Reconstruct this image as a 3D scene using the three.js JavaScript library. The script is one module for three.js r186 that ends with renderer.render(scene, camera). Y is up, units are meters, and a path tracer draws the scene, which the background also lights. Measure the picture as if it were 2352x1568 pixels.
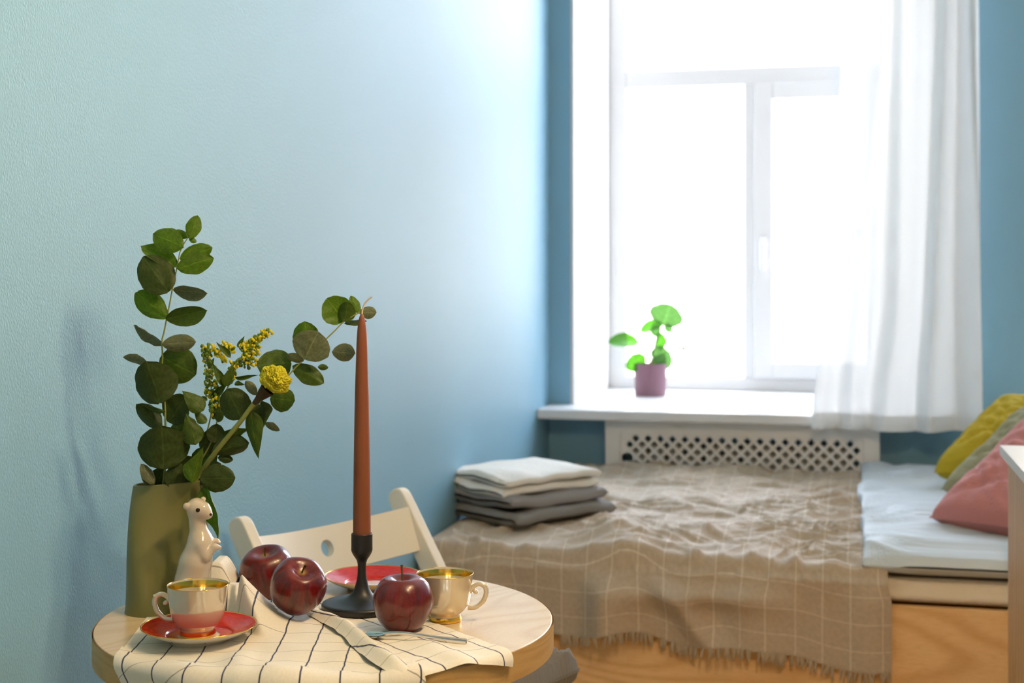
import * as THREE from 'three';
import { mergeGeometries, mergeVertices } from 'three/addons/utils/BufferGeometryUtils.js';
import { RoundedBoxGeometry } from 'three/addons/geometries/RoundedBoxGeometry.js';
import { MarchingCubes } from 'three/addons/objects/MarchingCubes.js';
import { Brush, Evaluator, SUBTRACTION } from 'three-bvh-csg';
import { createNoise2D, createNoise3D } from 'simplex-noise';

// ------------------------------------------------------------------ camera, sky, exposure
const TURN = 0.23824;                                   // the table and the camera stand turned to the room by this angle
const scene = new THREE.Scene();
const camera = new THREE.PerspectiveCamera(27.53, 1.5, 0.05, 200);
camera.position.set(0, 1.204, 0);
camera.rotation.y = TURN;
camera.setViewOffset(2352, 1568, 0, 144, 2352, 1568);   // lens shifted down, verticals stay upright
camera.focus = 1.87;
camera.userData.fStop = 5.8;
scene.add(camera);
scene.background = new THREE.Color().setRGB(13, 14, 16.2);   // even overcast sky
const renderer = new THREE.WebGLRenderer({ antialias: true });
renderer.toneMapping = THREE.LinearToneMapping;
renderer.toneMappingExposure = 0.92;
renderer.shadowMap.enabled = true;

// ------------------------------------------------------------------ helpers
function rng(seed) { let a = seed | 0; return () => { a = (a + 0x6d2b79f5) | 0; let t = Math.imul(a ^ (a >>> 15), 1 | a); t = (t + Math.imul(t ^ (t >>> 7), 61 | t)) ^ t; return ((t ^ (t >>> 14)) >>> 0) / 4294967296; }; }
const n2 = createNoise2D(rng(7)), n3 = createNoise3D(rng(11));
const V = (x, y, z) => new THREE.Vector3(x, y, z);
const clamp = (x, a = 0, b = 1) => Math.min(b, Math.max(a, x));
const lerp = (a, b, k) => a + (b - a) * k;
const sstep = (a, b, x) => { const k = clamp((x - a) / (b - a)); return k * k * (3 - 2 * k); };
const gauss = (x, c, s) => Math.exp(-(((x - c) / s) ** 2));
const rgb = (r, g, b) => new THREE.Color().setRGB(r, g, b);
const taken = {};
function numbered(name) { const k = taken[name] = (taken[name] ?? -1) + 1; return k ? `${name}_${String(k).padStart(3, '0')}` : name; }
function part(name, geo, mat, parent, label) {
  const m = new THREE.Mesh(geo, mat); m.name = name; m.castShadow = m.receiveShadow = true;
  if (label) m.userData.label = label;
  parent.add(m); return m;
}
function thing(name, label, category, [x, y, z] = [0, 0, 0], turn = 0, group) {
  const o = new THREE.Group(); o.name = numbered(name); o.position.set(x, y, z); o.rotation.y = turn;
  o.userData = { label, category }; if (group) o.userData.group = group;
  scene.add(o); return o;
}
function solo(name, geo, mat, label, category, group) {
  const m = part(numbered(name), geo, mat, scene); m.userData = { label, category }; if (group) m.userData.group = group; return m;
}
function struct(name, geo, mat, label, category) {
  const m = part(name, geo, mat, scene); m.userData = { kind: 'structure', label, category }; return m;
}
const boxAt = (x0, x1, y0, y1, z0, z1) => { const g = new THREE.BoxGeometry(x1 - x0, y1 - y0, z1 - z0); g.translate((x0 + x1) / 2, (y0 + y1) / 2, (z0 + z1) / 2); return metric(g); };
const rboxAt = (x0, x1, y0, y1, z0, z1, r = 0.003) => { const g = new RoundedBoxGeometry(x1 - x0, y1 - y0, z1 - z0, 2, r); g.translate((x0 + x1) / 2, (y0 + y1) / 2, (z0 + z1) / 2); return metric(g); };
// uv in metres, from the side each face looks to
function metric(g0, swap = false) {
  const g = g0.index ? g0.toNonIndexed() : g0, p = g.attributes.position, uv = new Float32Array(p.count * 2);
  const a = V(), b = V(), c = V();
  for (let i = 0; i < p.count; i += 3) {
    a.fromBufferAttribute(p, i); b.fromBufferAttribute(p, i + 1); c.fromBufferAttribute(p, i + 2);
    const n = b.clone().sub(a).cross(c.clone().sub(a)), ax = Math.abs(n.x), ay = Math.abs(n.y), az = Math.abs(n.z);
    [a, b, c].forEach((q, k) => {
      let u, v; if (ay >= ax && ay >= az) { u = q.x; v = q.z; } else if (ax >= az) { u = q.z; v = q.y; } else { u = q.x; v = q.y; }
      if (swap) [u, v] = [v, u];
      uv[(i + k) * 2] = u; uv[(i + k) * 2 + 1] = v;
    });
  }
  g.setAttribute('uv', new THREE.BufferAttribute(uv, 2)); return g;
}
function grid(nu, nv, f, uvf) {            // f(a, b) -> [x, y, z]; a and b from 0 to 1
  const pos = [], uv = [], idx = [];
  for (let j = 0; j <= nv; j++) for (let i = 0; i <= nu; i++) { const a = i / nu, b = j / nv, p = f(a, b); pos.push(...p); uv.push(...(uvf ? uvf(a, b, p) : [a, b])); }
  for (let j = 0; j < nv; j++) for (let i = 0; i < nu; i++) { const k = j * (nu + 1) + i; idx.push(k, k + 1, k + nu + 1, k + 1, k + nu + 2, k + nu + 1); }
  const g = new THREE.BufferGeometry();
  g.setAttribute('position', new THREE.Float32BufferAttribute(pos, 3)); g.setAttribute('uv', new THREE.Float32BufferAttribute(uv, 2));
  g.setIndex(idx); g.computeVertexNormals(); return g;
}
const lathe = (pts, seg = 64) => new THREE.LatheGeometry(pts.map(([r, y]) => new THREE.Vector2(r, y)), seg);
const smoothPts = (pts, n) => new THREE.SplineCurve(pts.map(([r, y]) => new THREE.Vector2(r, y))).getPoints(n).map(p => [Math.max(p.x, 0), p.y]);
function tube(pts, radii, seg = 40, sides = 8, flat = 1) {   // swept tube whose radius follows the list radii
  const c = new THREE.CatmullRomCurve3(pts.map(p => V(...p)), false, 'catmullrom', 0.5), fr = c.computeFrenetFrames(seg, false);
  return grid(sides, seg, (a, b) => {
    const k = Math.round(b * seg), P = c.getPointAt(b), q = b * (radii.length - 1), i = Math.min(Math.floor(q), radii.length - 2), r = radii.length < 2 ? radii[0] : lerp(radii[i], radii[i + 1], q - i);
    const w = -a * Math.PI * 2;
    P.addScaledVector(fr.normals[k], Math.cos(w) * r).addScaledVector(fr.binormals[k], Math.sin(w) * r * flat); return [P.x, P.y, P.z];
  });
}
function sdf(fn, centre, half, res) {      // a closed surface round fn < 0
  const mc = new MarchingCubes(res, new THREE.MeshStandardMaterial(), false, false, 120000), n = mc.size, h = n / 2;
  for (let k = 0; k < n; k++) for (let j = 0; j < n; j++) for (let i = 0; i < n; i++)
    mc.field[k * n * n + j * n + i] = -fn(centre[0] + (i - h) / h * half, centre[1] + (j - h) / h * half, centre[2] + (k - h) / h * half) / half;
  mc.isolation = 0; mc.update();
  const g = new THREE.BufferGeometry(), p = new Float32Array(mc.count * 3);
  for (let i = 0; i < mc.count; i++) for (let d = 0; d < 3; d++) p[i * 3 + d] = centre[d] + mc.positionArray[i * 3 + d] * half;
  g.setAttribute('position', new THREE.BufferAttribute(p, 3));
  const m = mergeVertices(g, half * 1e-4); m.computeVertexNormals(); return m;
}
const smin = (a, b, k) => { const h = Math.max(k - Math.abs(a - b), 0) / k; return Math.min(a, b) - h * h * k / 4; };
function capsule(x, y, z, A, B) {          // A and B are [x, y, z, r]
  const bx = B[0] - A[0], by = B[1] - A[1], bz = B[2] - A[2], px = x - A[0], py = y - A[1], pz = z - A[2];
  const k = clamp((px * bx + py * by + pz * bz) / (bx * bx + by * by + bz * bz + 1e-12));
  return Math.hypot(px - bx * k, py - by * k, pz - bz * k) - lerp(A[3], B[3], k);
}
// --- textures: colour, grain and print only
function tex(w, h, fn, srgb = true) {      // fn(x, y) -> [r, g, b], 0..255
  const d = new Uint8Array(w * h * 4);
  for (let y = 0; y < h; y++) for (let x = 0; x < w; x++) { const c = fn(x, y), k = (y * w + x) * 4; d[k] = clamp(c[0], 0, 255); d[k + 1] = clamp(c[1], 0, 255); d[k + 2] = clamp(c[2], 0, 255); d[k + 3] = 255; }
  const t = new THREE.DataTexture(d, w, h); t.wrapS = t.wrapT = THREE.RepeatWrapping; t.magFilter = THREE.LinearFilter; if (srgb) t.colorSpace = THREE.SRGBColorSpace; t.needsUpdate = true; return t;
}
function tiled(t, u, v = u) { const c = t.clone(); c.repeat.set(1 / u, 1 / v); c.needsUpdate = true; return c; }
const mix3 = (a, b, k) => [lerp(a[0], b[0], k), lerp(a[1], b[1], k), lerp(a[2], b[2], k)];
function woodTex(seed, pale, dark, rings = 9, w = 1024, h = 512) {    // grain runs along u
  const t = tex(w, h, (x, y) => {
    const u = x / w, v = y / h;
    const warp = n2(u * 1.6 + seed, v * 2.2) * 0.35 + n2(u * 0.7, v * 1.1 + seed * 3) * 0.5;
    const ring = 0.5 + 0.5 * Math.sin((v * rings + warp * 3.2) * 6.283);
    const fine = n2(u * 9 + seed, v * 170) * 0.5 + n2(u * 26, v * 260 + seed) * 0.5;
    const pore = n2(u * 22 + 5 * seed, v * 130) > 0.62 ? 0.35 : 0;
    return mix3(pale, dark, clamp(0.18 + 0.42 * ring ** 2 + 0.22 * fine + pore));
  });
  t.wrapS = t.wrapT = THREE.MirroredRepeatWrapping; return t;
}
const weaveBump = tex(256, 256, (x, y) => { const k = 128 + 70 * Math.sin(x * Math.PI / 4) * Math.sin(y * Math.PI / 4) + 40 * n2(x / 9, y / 9); return [k, k, k]; }, false);
const softBump = tex(256, 256, (x, y) => { const f = (a, b) => n2(a, b) * 0.6 + n2(a * 2.3 + 9, b * 2.3) * 0.4; const u = x / 256, v = y / 256, k = 128 + 90 * (f(u * 8, v * 8) * (1 - u) + f((u - 1) * 8, v * 8) * u); return [k, k, k]; }, false);
// wallpaper relief: short upright strokes
const paperBump = tex(1024, 1024, (x, y) => { const s = (a, b) => n2(a, b); const k = 128 + 60 * s(x / 3.4, y / 11) + 42 * s(x / 6.5 + 40, y / 19) + 25 * s(x / 2.2, y / 2.6 + 80); return [k, k, k]; }, false);
paperBump.wrapS = paperBump.wrapT = THREE.MirroredRepeatWrapping;

// ------------------------------------------------------------------ materials
const std = o => new THREE.MeshStandardMaterial(o), phys = o => new THREE.MeshPhysicalMaterial(o);
const M = {
  wall: phys({ color: rgb(0.22, 0.44, 0.59), roughness: 0.5, specularIntensity: 1, bumpMap: tiled(paperBump, 0.62), bumpScale: 0.0007 }),
  white: std({ color: rgb(0.8, 0.8, 0.79), roughness: 0.55 }),
  ceiling: std({ color: rgb(0.82, 0.81, 0.79), roughness: 0.9 }),
  plastic: std({ color: rgb(0.7, 0.7, 0.7), roughness: 0.3 }),
  sill: std({ color: rgb(0.7, 0.7, 0.7), roughness: 0.3 }),
  plaster: std({ color: rgb(0.6, 0.6, 0.59), roughness: 0.8 }),
  glass: phys({ color: 0xffffff, transmission: 1, thickness: 0, roughness: 0, ior: 1.45 }),
  mdf: std({ color: rgb(0.84, 0.83, 0.8), roughness: 0.5 }),
  dark: std({ color: rgb(0.015, 0.014, 0.013), roughness: 0.9 }),
  black: std({ color: rgb(0.011, 0.011, 0.012), roughness: 0.42 }),
  steel: std({ color: rgb(0.72, 0.7, 0.68), metalness: 1, roughness: 0.16 }),
  gold: std({ color: rgb(0.86, 0.55, 0.1), metalness: 1, roughness: 0.16 }),
};
const bedWood = woodTex(3.1, [238, 200, 146], [204, 156, 100], 6);
const oakTop = woodTex(8.4, [218, 196, 156], [202, 176, 134], 7);
M.bedWood = std({ map: tiled(bedWood, 1.1, 0.42), roughness: 0.5 });
M.tableTop = std({ map: tiled(oakTop, 0.62, 0.3), roughness: 0.26, bumpMap: tiled(oakTop, 0.62, 0.3), bumpScale: 0.0003 });
M.tableEdge = std({ map: tiled(woodTex(5.2, [200, 164, 104], [176, 136, 78], 3, 1024, 256), 0.4, 0.09), roughness: 0.5 });
M.floor = std({ map: tiled(bedWood, 1.6, 0.5), roughness: 0.5 });

// ------------------------------------------------------------------ the room
const XL = -1.11, XR = 2.6, ZB = -5.17, ZF = 1.5, H = 3.3;                 // inner faces
const OX0 = -1.028, OX1 = 0.215, OY0 = 0.69, OY1 = 3.02, ZW = -6.08;        // window opening and the wall's outer face
struct('floor', boxAt(XL, XR, -0.15, 0, ZB, ZF), M.floor, 'brown wooden floor of the room', 'floor');
struct('ceiling', boxAt(XL - 0.2, XR + 0.2, H, H + 0.2, ZW, ZF + 0.2), M.ceiling, 'white painted ceiling of the room', 'ceiling');
struct('wall_left', boxAt(XL - 0.2, XL, -0.15, H, ZW, ZF + 0.2), M.wall, 'long pale blue papered wall beside the round table', 'wall');
struct('wall_right', boxAt(XR, XR + 0.2, -0.15, H, ZW, ZF + 0.2), M.wall, 'blue wall on the far side of the room from the table', 'wall');
struct('wall_front', boxAt(XL, XR, -0.15, H, ZF, ZF + 0.2), M.white, 'white wall facing the window', 'wall');
struct('wall_back', mergeGeometries([boxAt(XL, OX0, -0.15, H, ZW, ZB), boxAt(OX1, OX0 + 1.68, -0.15, H, ZW, ZB), boxAt(OX1 + 1.68, XR, -0.15, H, ZW, ZB), ...[0, 1.68].flatMap(d => [boxAt(OX0 + d, OX1 + d, -0.15, OY0, ZW, ZB), boxAt(OX0 + d, OX1 + d, OY1, H, ZW, ZB)])]), M.wall, 'deep teal wall around the window above the bed', 'wall');
{ // entrance door in the wall behind the viewer
  const d = new THREE.Group(); d.name = 'door_1'; d.userData = { kind: 'structure', label: 'white panelled door in the white wall', category: 'door' }; scene.add(d);
  part('leaf', rboxAt(0.35, 1.2, 0.01, 2.05, ZF - 0.035, ZF - 0.001), std({ color: rgb(0.6, 0.5, 0.38), roughness: 0.45 }), d);
  part('frame', mergeGeometries([boxAt(0.27, 0.35, 0, 2.13, ZF - 0.05, ZF - 0.001), boxAt(1.2, 1.28, 0, 2.13, ZF - 0.05, ZF - 0.001), boxAt(0.35, 1.2, 2.05, 2.13, ZF - 0.05, ZF - 0.001)]), M.white, d);
}
function buildWindow(name, label, dx) {
  const w = new THREE.Group(); w.name = name; w.userData = { kind: 'structure', label, category: 'window' }; w.position.x = dx; scene.add(w);
  const zf = -5.97, zb = -6.04, y0 = 0.73, b = (n, x0, x1, ya, yb, z0 = zb, z1 = zf, m = M.plastic) => part(n, rboxAt(x0, x1, ya, yb, z0, z1, 0.004), m, w);
  part('reveal', boxAt(OX0, OX0 + 0.012, y0, OY1, zb, ZB), M.plaster, w); part('reveal', boxAt(OX1 - 0.012, OX1, y0, OY1, zb, ZB), M.plaster, w); part('reveal', boxAt(OX0 + 0.012, OX1 - 0.012, OY1 - 0.012, OY1, zb, ZB), M.plaster, w);
  const a = OX0 + 0.012, c = OX1 - 0.012, t = OY1 - 0.012;
  b('frame_jamb', a, -0.942, y0, t); b('frame_jamb', 0.142, c, y0, t); b('frame_head', -0.942, 0.142, t - 0.07, t); b('frame_foot', -0.942, 0.142, y0, 0.784);
  b('transom', -0.942, 0.142, 2.026, 2.1); b('mullion', -0.438, -0.394, 0.784, 2.026);
  const s = b('sash', -0.394, -0.318, 0.784, 2.026, zb + 0.01, zf + 0.025); b('sash', 0.066, 0.142, 0.784, 2.026, zb + 0.01, zf + 0.025); b('sash', -0.318, 0.066, 1.958, 2.026, zb + 0.01, zf + 0.025); b('sash', -0.318, 0.066, 0.784, 0.852, zb + 0.01, zf + 0.025);
  const h = part('handle_plate', rboxAt(-0.372, -0.342, 1.3, 1.385, zf + 0.025, zf + 0.035, 0.004), M.plastic, w);
  part('handle', rboxAt(-0.367, -0.347, 1.24, 1.375, zf + 0.045, zf + 0.062, 0.006), M.plastic, h); part('spindle', rboxAt(-0.363, -0.351, 1.345, 1.365, zf + 0.033, zf + 0.048, 0.003), M.plastic, h);
  b('screen_bar', -0.318, 0.066, 1.397, 1.409, zb - 0.03, zb - 0.012, std({ color: rgb(0.3, 0.34, 0.4), roughness: 0.6 }));
  for (const [x0, x1, ya, yb] of [[-0.942, -0.438, 0.784, 2.026], [-0.318, 0.066, 0.852, 1.958], [-0.942, 0.142, 2.1, t - 0.07]]) { const g = new THREE.PlaneGeometry(x1 - x0, yb - ya); g.translate((x0 + x1) / 2, (ya + yb) / 2, -6.0); part('pane', g, M.glass, w); }
}
const DX2 = 1.68;                           // from the first window to the second, further along the same wall
buildWindow('window_1', 'white framed window with a top light, deep white reveals and one hinged sash', 0);
buildWindow('window_2', 'second white framed window of the wall, past the head of the bed', DX2);
{ // sill
  const g = mergeGeometries([rboxAt(XL + 0.001, 0.35, 0.694, 0.73, -5.16, -4.95, 0.006), boxAt(OX0 + 0.001, OX1 - 0.001, 0.692, 0.73, -6.03, -5.15)]);
  struct('trim_1', g, M.sill, 'wide white window sill reaching into the room over the radiator cover', 'window sill');
  struct('trim_2', mergeGeometries([rboxAt(0.58, 1.97, 0.694, 0.73, -5.16, -4.95, 0.006), boxAt(OX0 + DX2 + 0.001, OX1 + DX2 - 0.001, 0.692, 0.73, -6.03, -5.15)]), M.sill, 'white sill of the second window', 'window sill');
}
{ // what stands across the yard
  const b = thing('apartment_building', 'pale cream house front across the yard, seen through the window', 'building', [0, 0, -19]);
  const stucco = std({ color: rgb(0.8, 0.72, 0.58), roughness: 0.95, bumpMap: tiled(softBump, 2), bumpScale: 0.01 });
  part('facade', boxAt(-14, 14, -9, 4.1, -1, 0), stucco, b);
  part('ledge', boxAt(-14, 14, 2.55, 2.75, 0, 0.25), std({ color: rgb(0.62, 0.56, 0.5), roughness: 0.9 }), b);
  part('cornice', boxAt(-14, 14, 4.1, 4.4, -1, 0.4), stucco, b);
  for (const x of [-7.2, 3.4, 6.8]) for (const y of [-1.2]) { part('window_frame', boxAt(x, x + 1.2, y, y + 2, 0, 0.06), M.plastic, b); part('window_glass', boxAt(x + 0.1, x + 1.1, y + 0.1, y + 1.9, 0.06, 0.07), std({ color: rgb(0.35, 0.4, 0.45), roughness: 0.1 }), b); }
}
// ------------------------------------------------------------------ lamp of the room, above and behind the viewer
function lampGlobe(p, x, y, z, cd, r) {
  part('lamp_globe', new THREE.SphereGeometry(r, 32, 20).translate(x, y, z), std({ color: rgb(0.9, 0.85, 0.75), emissive: rgb(1, 0.72, 0.41), emissiveIntensity: 5, roughness: 0.4 }), p, 'glowing warm glass globe');
  const l = new THREE.PointLight(rgb(1, 0.72, 0.41), cd, 0, 2); l.position.set(x, y, z); l.castShadow = true; l.shadow.radius = r / 0.02; p.add(l);
}
{
  const p = thing('pendant_lamp', 'pendant lamp with two warm glowing globes on a brass bar', 'lamp', [0.1, 0, -1.45]);
  part('canopy', lathe([[0, 3.27], [0.06, 3.272], [0.065, 3.299], [0, 3.299]], 32), M.gold, p); part('rod', new THREE.CylinderGeometry(0.006, 0.006, 1.25, 12).translate(0, 2.645, 0), M.gold, p);
  part('bar', new THREE.CylinderGeometry(0.008, 0.008, 0.34, 12).rotateX(Math.PI / 2).translate(0, 2.02, 0), M.gold, p);
  lampGlobe(p, 0, 1.955, -0.16, 2.65, 0.06); lampGlobe(p, 0, 1.955, 0.16, 2.65, 0.06);
}

// ------------------------------------------------------------------ radiator cover
{
  const x0 = -0.874, x1 = 0.1, gx0 = -0.82, gx1 = 0.045, gy0 = 0.1, gy1 = 0.637, z = -5.05, px = 0.0447;
  const c = thing('radiator_cover', 'white radiator cover with a diamond lattice grille under the window sill', 'radiator cover');
  const fr = new THREE.Shape([[x0, 0.002], [x1, 0.002], [x1, 0.692], [x0, 0.692]].map(p => new THREE.Vector2(...p)));
  fr.holes.push(new THREE.Path([[gx0, gy0], [gx0, gy1], [gx1, gy1], [gx1, gy0]].map(p => new THREE.Vector2(...p))));
  part('frame', new THREE.ExtrudeGeometry(fr, { depth: 0.016, bevelEnabled: false }).translate(0, 0, z - 0.016), M.mdf, c);
  part('side_panel', boxAt(x0, x0 + 0.016, 0.002, 0.692, ZB + 0.002, z - 0.016), M.mdf, c); part('side_panel', boxAt(x1 - 0.016, x1, 0.002, 0.692, ZB + 0.002, z - 0.016), M.mdf, c);
  const gs = new THREE.Shape([[gx0 + 0.001, gy0 + 0.001], [gx1 - 0.001, gy0 + 0.001], [gx1 - 0.001, gy1 - 0.001], [gx0 + 0.001, gy1 - 0.001]].map(p => new THREE.Vector2(...p)));
  for (let j = 0; j < 23; j++) for (let i = 0; i < 20; i++) {
    const cx = gx0 + 0.014 + px * (i + (j % 2) / 2), cy = gy1 - 0.016 - j * px / 2; if (cx > gx1 - 0.012 || (cy < 0.571 && cy > 0.53 && cx < gx0 + 0.055)) continue;
    const q = []; for (let k = 0; k < 12; k++) { const w = k / 12 * Math.PI * 2, rr = 0.0118 * (1 + 0.2 * Math.cos(4 * w)); q.push(new THREE.Vector2(cx + rr * Math.cos(-w), cy + rr * Math.sin(-w))); }
    gs.holes.push(new THREE.Path(q));
  }
  const grip = []; for (let k = 0; k < 16; k++) { const w = -k / 16 * Math.PI * 2; grip.push(new THREE.Vector2(gx0 + 0.027 + 0.022 * Math.cos(w), 0.549 + 0.02 * Math.sin(w))); } gs.holes.push(new THREE.Path(grip));
  part('grille', new THREE.ExtrudeGeometry(gs, { depth: 0.006, bevelEnabled: false }).translate(0, 0, z - 0.01), M.mdf, c, 'white lattice of diamond holes');
  const r = thing('radiator', 'cast iron radiator behind the lattice of the cover', 'radiator');
  const iron = std({ color: rgb(0.42, 0.4, 0.37), roughness: 0.6 });
  for (let k = 0; k < 12; k++) part('section', rboxAt(-0.78 + k * 0.066, -0.724 + k * 0.066, 0.12, 0.6, ZB + 0.02, ZB + 0.075, 0.012), iron, r);
  part('pipe', new THREE.CylinderGeometry(0.012, 0.012, 0.8, 12).rotateZ(Math.PI / 2).translate(-0.39, 0.16, ZB + 0.047), iron, r);
}
// ------------------------------------------------------------------ curtain
{
  const top = 3.12, hem = 0.688, cloth = phys({ color: rgb(0.86, 0.87, 0.87), roughness: 1, transmission: 0.3, thickness: 0, opacity: 0.975, transparent: true, side: THREE.DoubleSide, bumpMap: tiled(weaveBump, 0.02), bumpScale: 0.0002 });
  const g = grid(220, 90, (a, b) => {
    const y = lerp(top, hem, b), lo = sstep(0.62, 1, b);
    const left = -0.022 - 0.05 * sstep(0.25, 0.8, b) - 0.055 * sstep(0.8, 1, b), right = 0.405 + 0.02 * b;
    const w = a ** 0.9, x = lerp(left, right, a) + 0.012 * n2(a * 3, b * 1.2);
    const amp = 0.016 + 0.016 * w;
    const z = -4.885 + amp * Math.sin(a * 27 + 1.6 * n2(a * 2.2, b * 0.9 + 3) + 0.6 * b) + 0.02 * n2(a * 4 + 8, b * 0.7) - 0.02 * (1 - a) * lo;
    return [x, y + 0.003 * Math.sin(a * 9) * lo, Math.max(z, -4.94)];
  }, (a, b) => [a * 0.9, b * 2.2]);
  const c = thing('curtain', 'sheer white curtain drawn to one side of the window', 'curtain');
  part('curtain_panel', g, cloth, c);
  part('hem_band', grid(220, 3, (a, b) => { const i = Math.round(a * 220), p = g.attributes.position, k = 90 * 221 + i, j = 88 * 221 + i; return [lerp(p.getX(j), p.getX(k), b), lerp(p.getY(j), p.getY(k), b), lerp(p.getZ(j), p.getZ(k), b) + 0.0012]; }), cloth, c);
  const r = thing('curtain_rail', 'white curtain rail above the window', 'curtain rail');
  part('rail', rboxAt(-1.0, 0.6, 3.12, 3.15, -4.91, -4.87, 0.004), M.white, r); part('bracket', boxAt(-0.6, -0.57, 3.125, 3.145, ZB + 0.001, -4.9), M.white, r); part('bracket', boxAt(0.3, 0.33, 3.125, 3.145, ZB + 0.001, -4.9), M.white, r);
}

// ------------------------------------------------------------------ leaves
const leafMap = tex(128, 256, (x, y) => {
  const u = x / 128 - 0.5, v = y / 256, rib = Math.exp(-((u / 0.016) ** 2)), side = Math.exp(-(((((v - Math.abs(u) * 0.9) * 8 % 1 + 1) % 1 - 0.5) / 0.06) ** 2)) * 0.35;
  const k = 188 + 20 * n2(u * 9, v * 7) + 10 * n2(u * 40, v * 30) + 55 * rib + 34 * side * (1 - rib); return [k, k, k * 0.97];
});
function leafGeo(shape, cup, bend, seed) {
  const wid = { r: t => 0.5 * Math.sin(Math.PI * t ** 0.9) ** 0.5, o: t => 0.5 * Math.sin(Math.PI * t ** 1.02) ** 0.6, t: t => 0.5 * Math.sin(Math.PI * t ** 1.25 * 0.98) ** 0.55, l: t => 0.5 * (Math.sin(Math.PI * t ** 0.62) ** 1.05) }[shape];
  return grid(10, 14, (a, b) => {
    const t = clamp(b, 0.0015, 0.9985), w = wid(t) * (1 + 0.05 * n2(b * 3 + seed, seed)), x = (a - 0.5) * 2 * w;
    return [x, t + 0.02 * n2(seed + a, 3), -cup * x * x * 2 + bend * (t * t - t * 0.4) * 0.5 + 0.03 * n2(a * 2 + seed, b * 2.5)];
  });
}
const LEAVES = {}; for (const s of 'rotl') LEAVES[s] = [[0.35, -0.2], [-0.3, 0.25], [0.55, 0.35], [0.2, -0.45]].map(([c, b], k) => leafGeo(s, c, b, k * 3.7 + s.charCodeAt(0)));
const leafMat = (r, g, b, t = 0.22) => phys({ color: rgb(r, g, b), map: leafMap, roughness: 0.55, specularIntensity: 0.6, transmission: t, thickness: 0, side: THREE.DoubleSide });
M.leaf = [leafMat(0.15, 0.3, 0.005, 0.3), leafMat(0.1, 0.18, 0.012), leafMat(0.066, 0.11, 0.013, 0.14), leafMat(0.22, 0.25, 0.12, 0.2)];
M.stem = std({ color: rgb(0.24, 0.27, 0.06), roughness: 0.6 });
const leafRnd = rng(21);
function leaf(parent, [bx, by, tx, ty, z, w, shape, tone, tilt], mats = M.leaf) {   // millimetres; the leaf turns on its rib where it is seen edge-on
  const B = V(bx, by, z), T = V(tx, ty, z + (leafRnd() - 0.5) * 12), y = T.clone().sub(B), len = y.length(); y.normalize();
  const full = shape === 'l' ? w * 1.15 : Math.max(w, len * (shape === 'r' ? 0.8 : 0.55)), ang = Math.acos(clamp(w / full, 0.05, 1)) * tilt + (leafRnd() - 0.5) * 0.35;
  const n = V((leafRnd() - 0.5) * 0.3, 0.15, 1).normalize(), x = y.clone().cross(n).normalize(); n.copy(x).cross(y).applyAxisAngle(y, ang); x.copy(y).cross(n).normalize();
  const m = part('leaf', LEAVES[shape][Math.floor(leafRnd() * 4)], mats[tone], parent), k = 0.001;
  m.matrixAutoUpdate = true; const R = new THREE.Matrix4().makeBasis(x, y, n); m.quaternion.setFromRotationMatrix(R); m.position.copy(B).multiplyScalar(k); m.scale.set(full * k, len * k, len * k * 0.8);
  return m;
}
const mmPath = (pts, z) => pts.map(([x, y], i) => [x / 1000, y / 1000, (typeof z === 'function' ? z(i / (pts.length - 1)) : z) / 1000]);

// ------------------------------------------------------------------ pot plant on the sill
{
  const p = thing('potted_plant', 'small round-leaved green plant in a mauve pot on the window sill', 'plant', [-0.789, 0.73, -5.63], TURN);
  const pot = std({ color: rgb(0.24, 0.12, 0.16), roughness: 0.35 });
  part('pot', lathe([[0, 0], [0.06, 0], [0.064, 0.004], [0.067, 0.126], [0.0665, 0.13], [0.062, 0.13], [0.06, 0.11], [0, 0.11]], 48), pot, p, 'mauve glazed pot');
  part('soil', lathe([[0, 0.114], [0.03, 0.116], [0.0598, 0.111]], 32), M.dark, p);
  const green = [leafMat(0.13, 0.5, 0.03, 0.4), leafMat(0.16, 0.42, 0.1, 0.35)];
  [[49, 282, 81, 371, 0, 108, 'r', 1], [46, 293, -41, 256, 14, 44, 'r', 0], [-47, 218, -171, 209, 6, 58, 'r', 0], [-26, 165, -100, 110, 30, 55, 'r', 0], [14, 133, 78, 177, 24, 82, 'r', 1], [40, 186, 34, 257, 8, 38, 'r', 0], [61, 288, 87, 254, 4, 26, 'r', 1], [2, 267, 43, 261, -14, 41, 'r', 1], [20, 150, 60, 120, -30, 60, 'r', 0], [125, 194, 148, 186, -10, 15, 'o', 1]].forEach(l => {
    leaf(p, [...l.slice(0, 5), l[5] * 1.3, l[6], l[7], 1], green); const [bx, by, , , z] = l; part('stem', tube([[0.002, 0.112, 0], [bx * 0.0003 + 0.002, 0.06 + by * 0.0005, z * 0.0005], [bx / 1000, by / 1000, z / 1000]], [0.0022, 0.0016], 12, 6), M.stem, p);
  });
}

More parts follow.
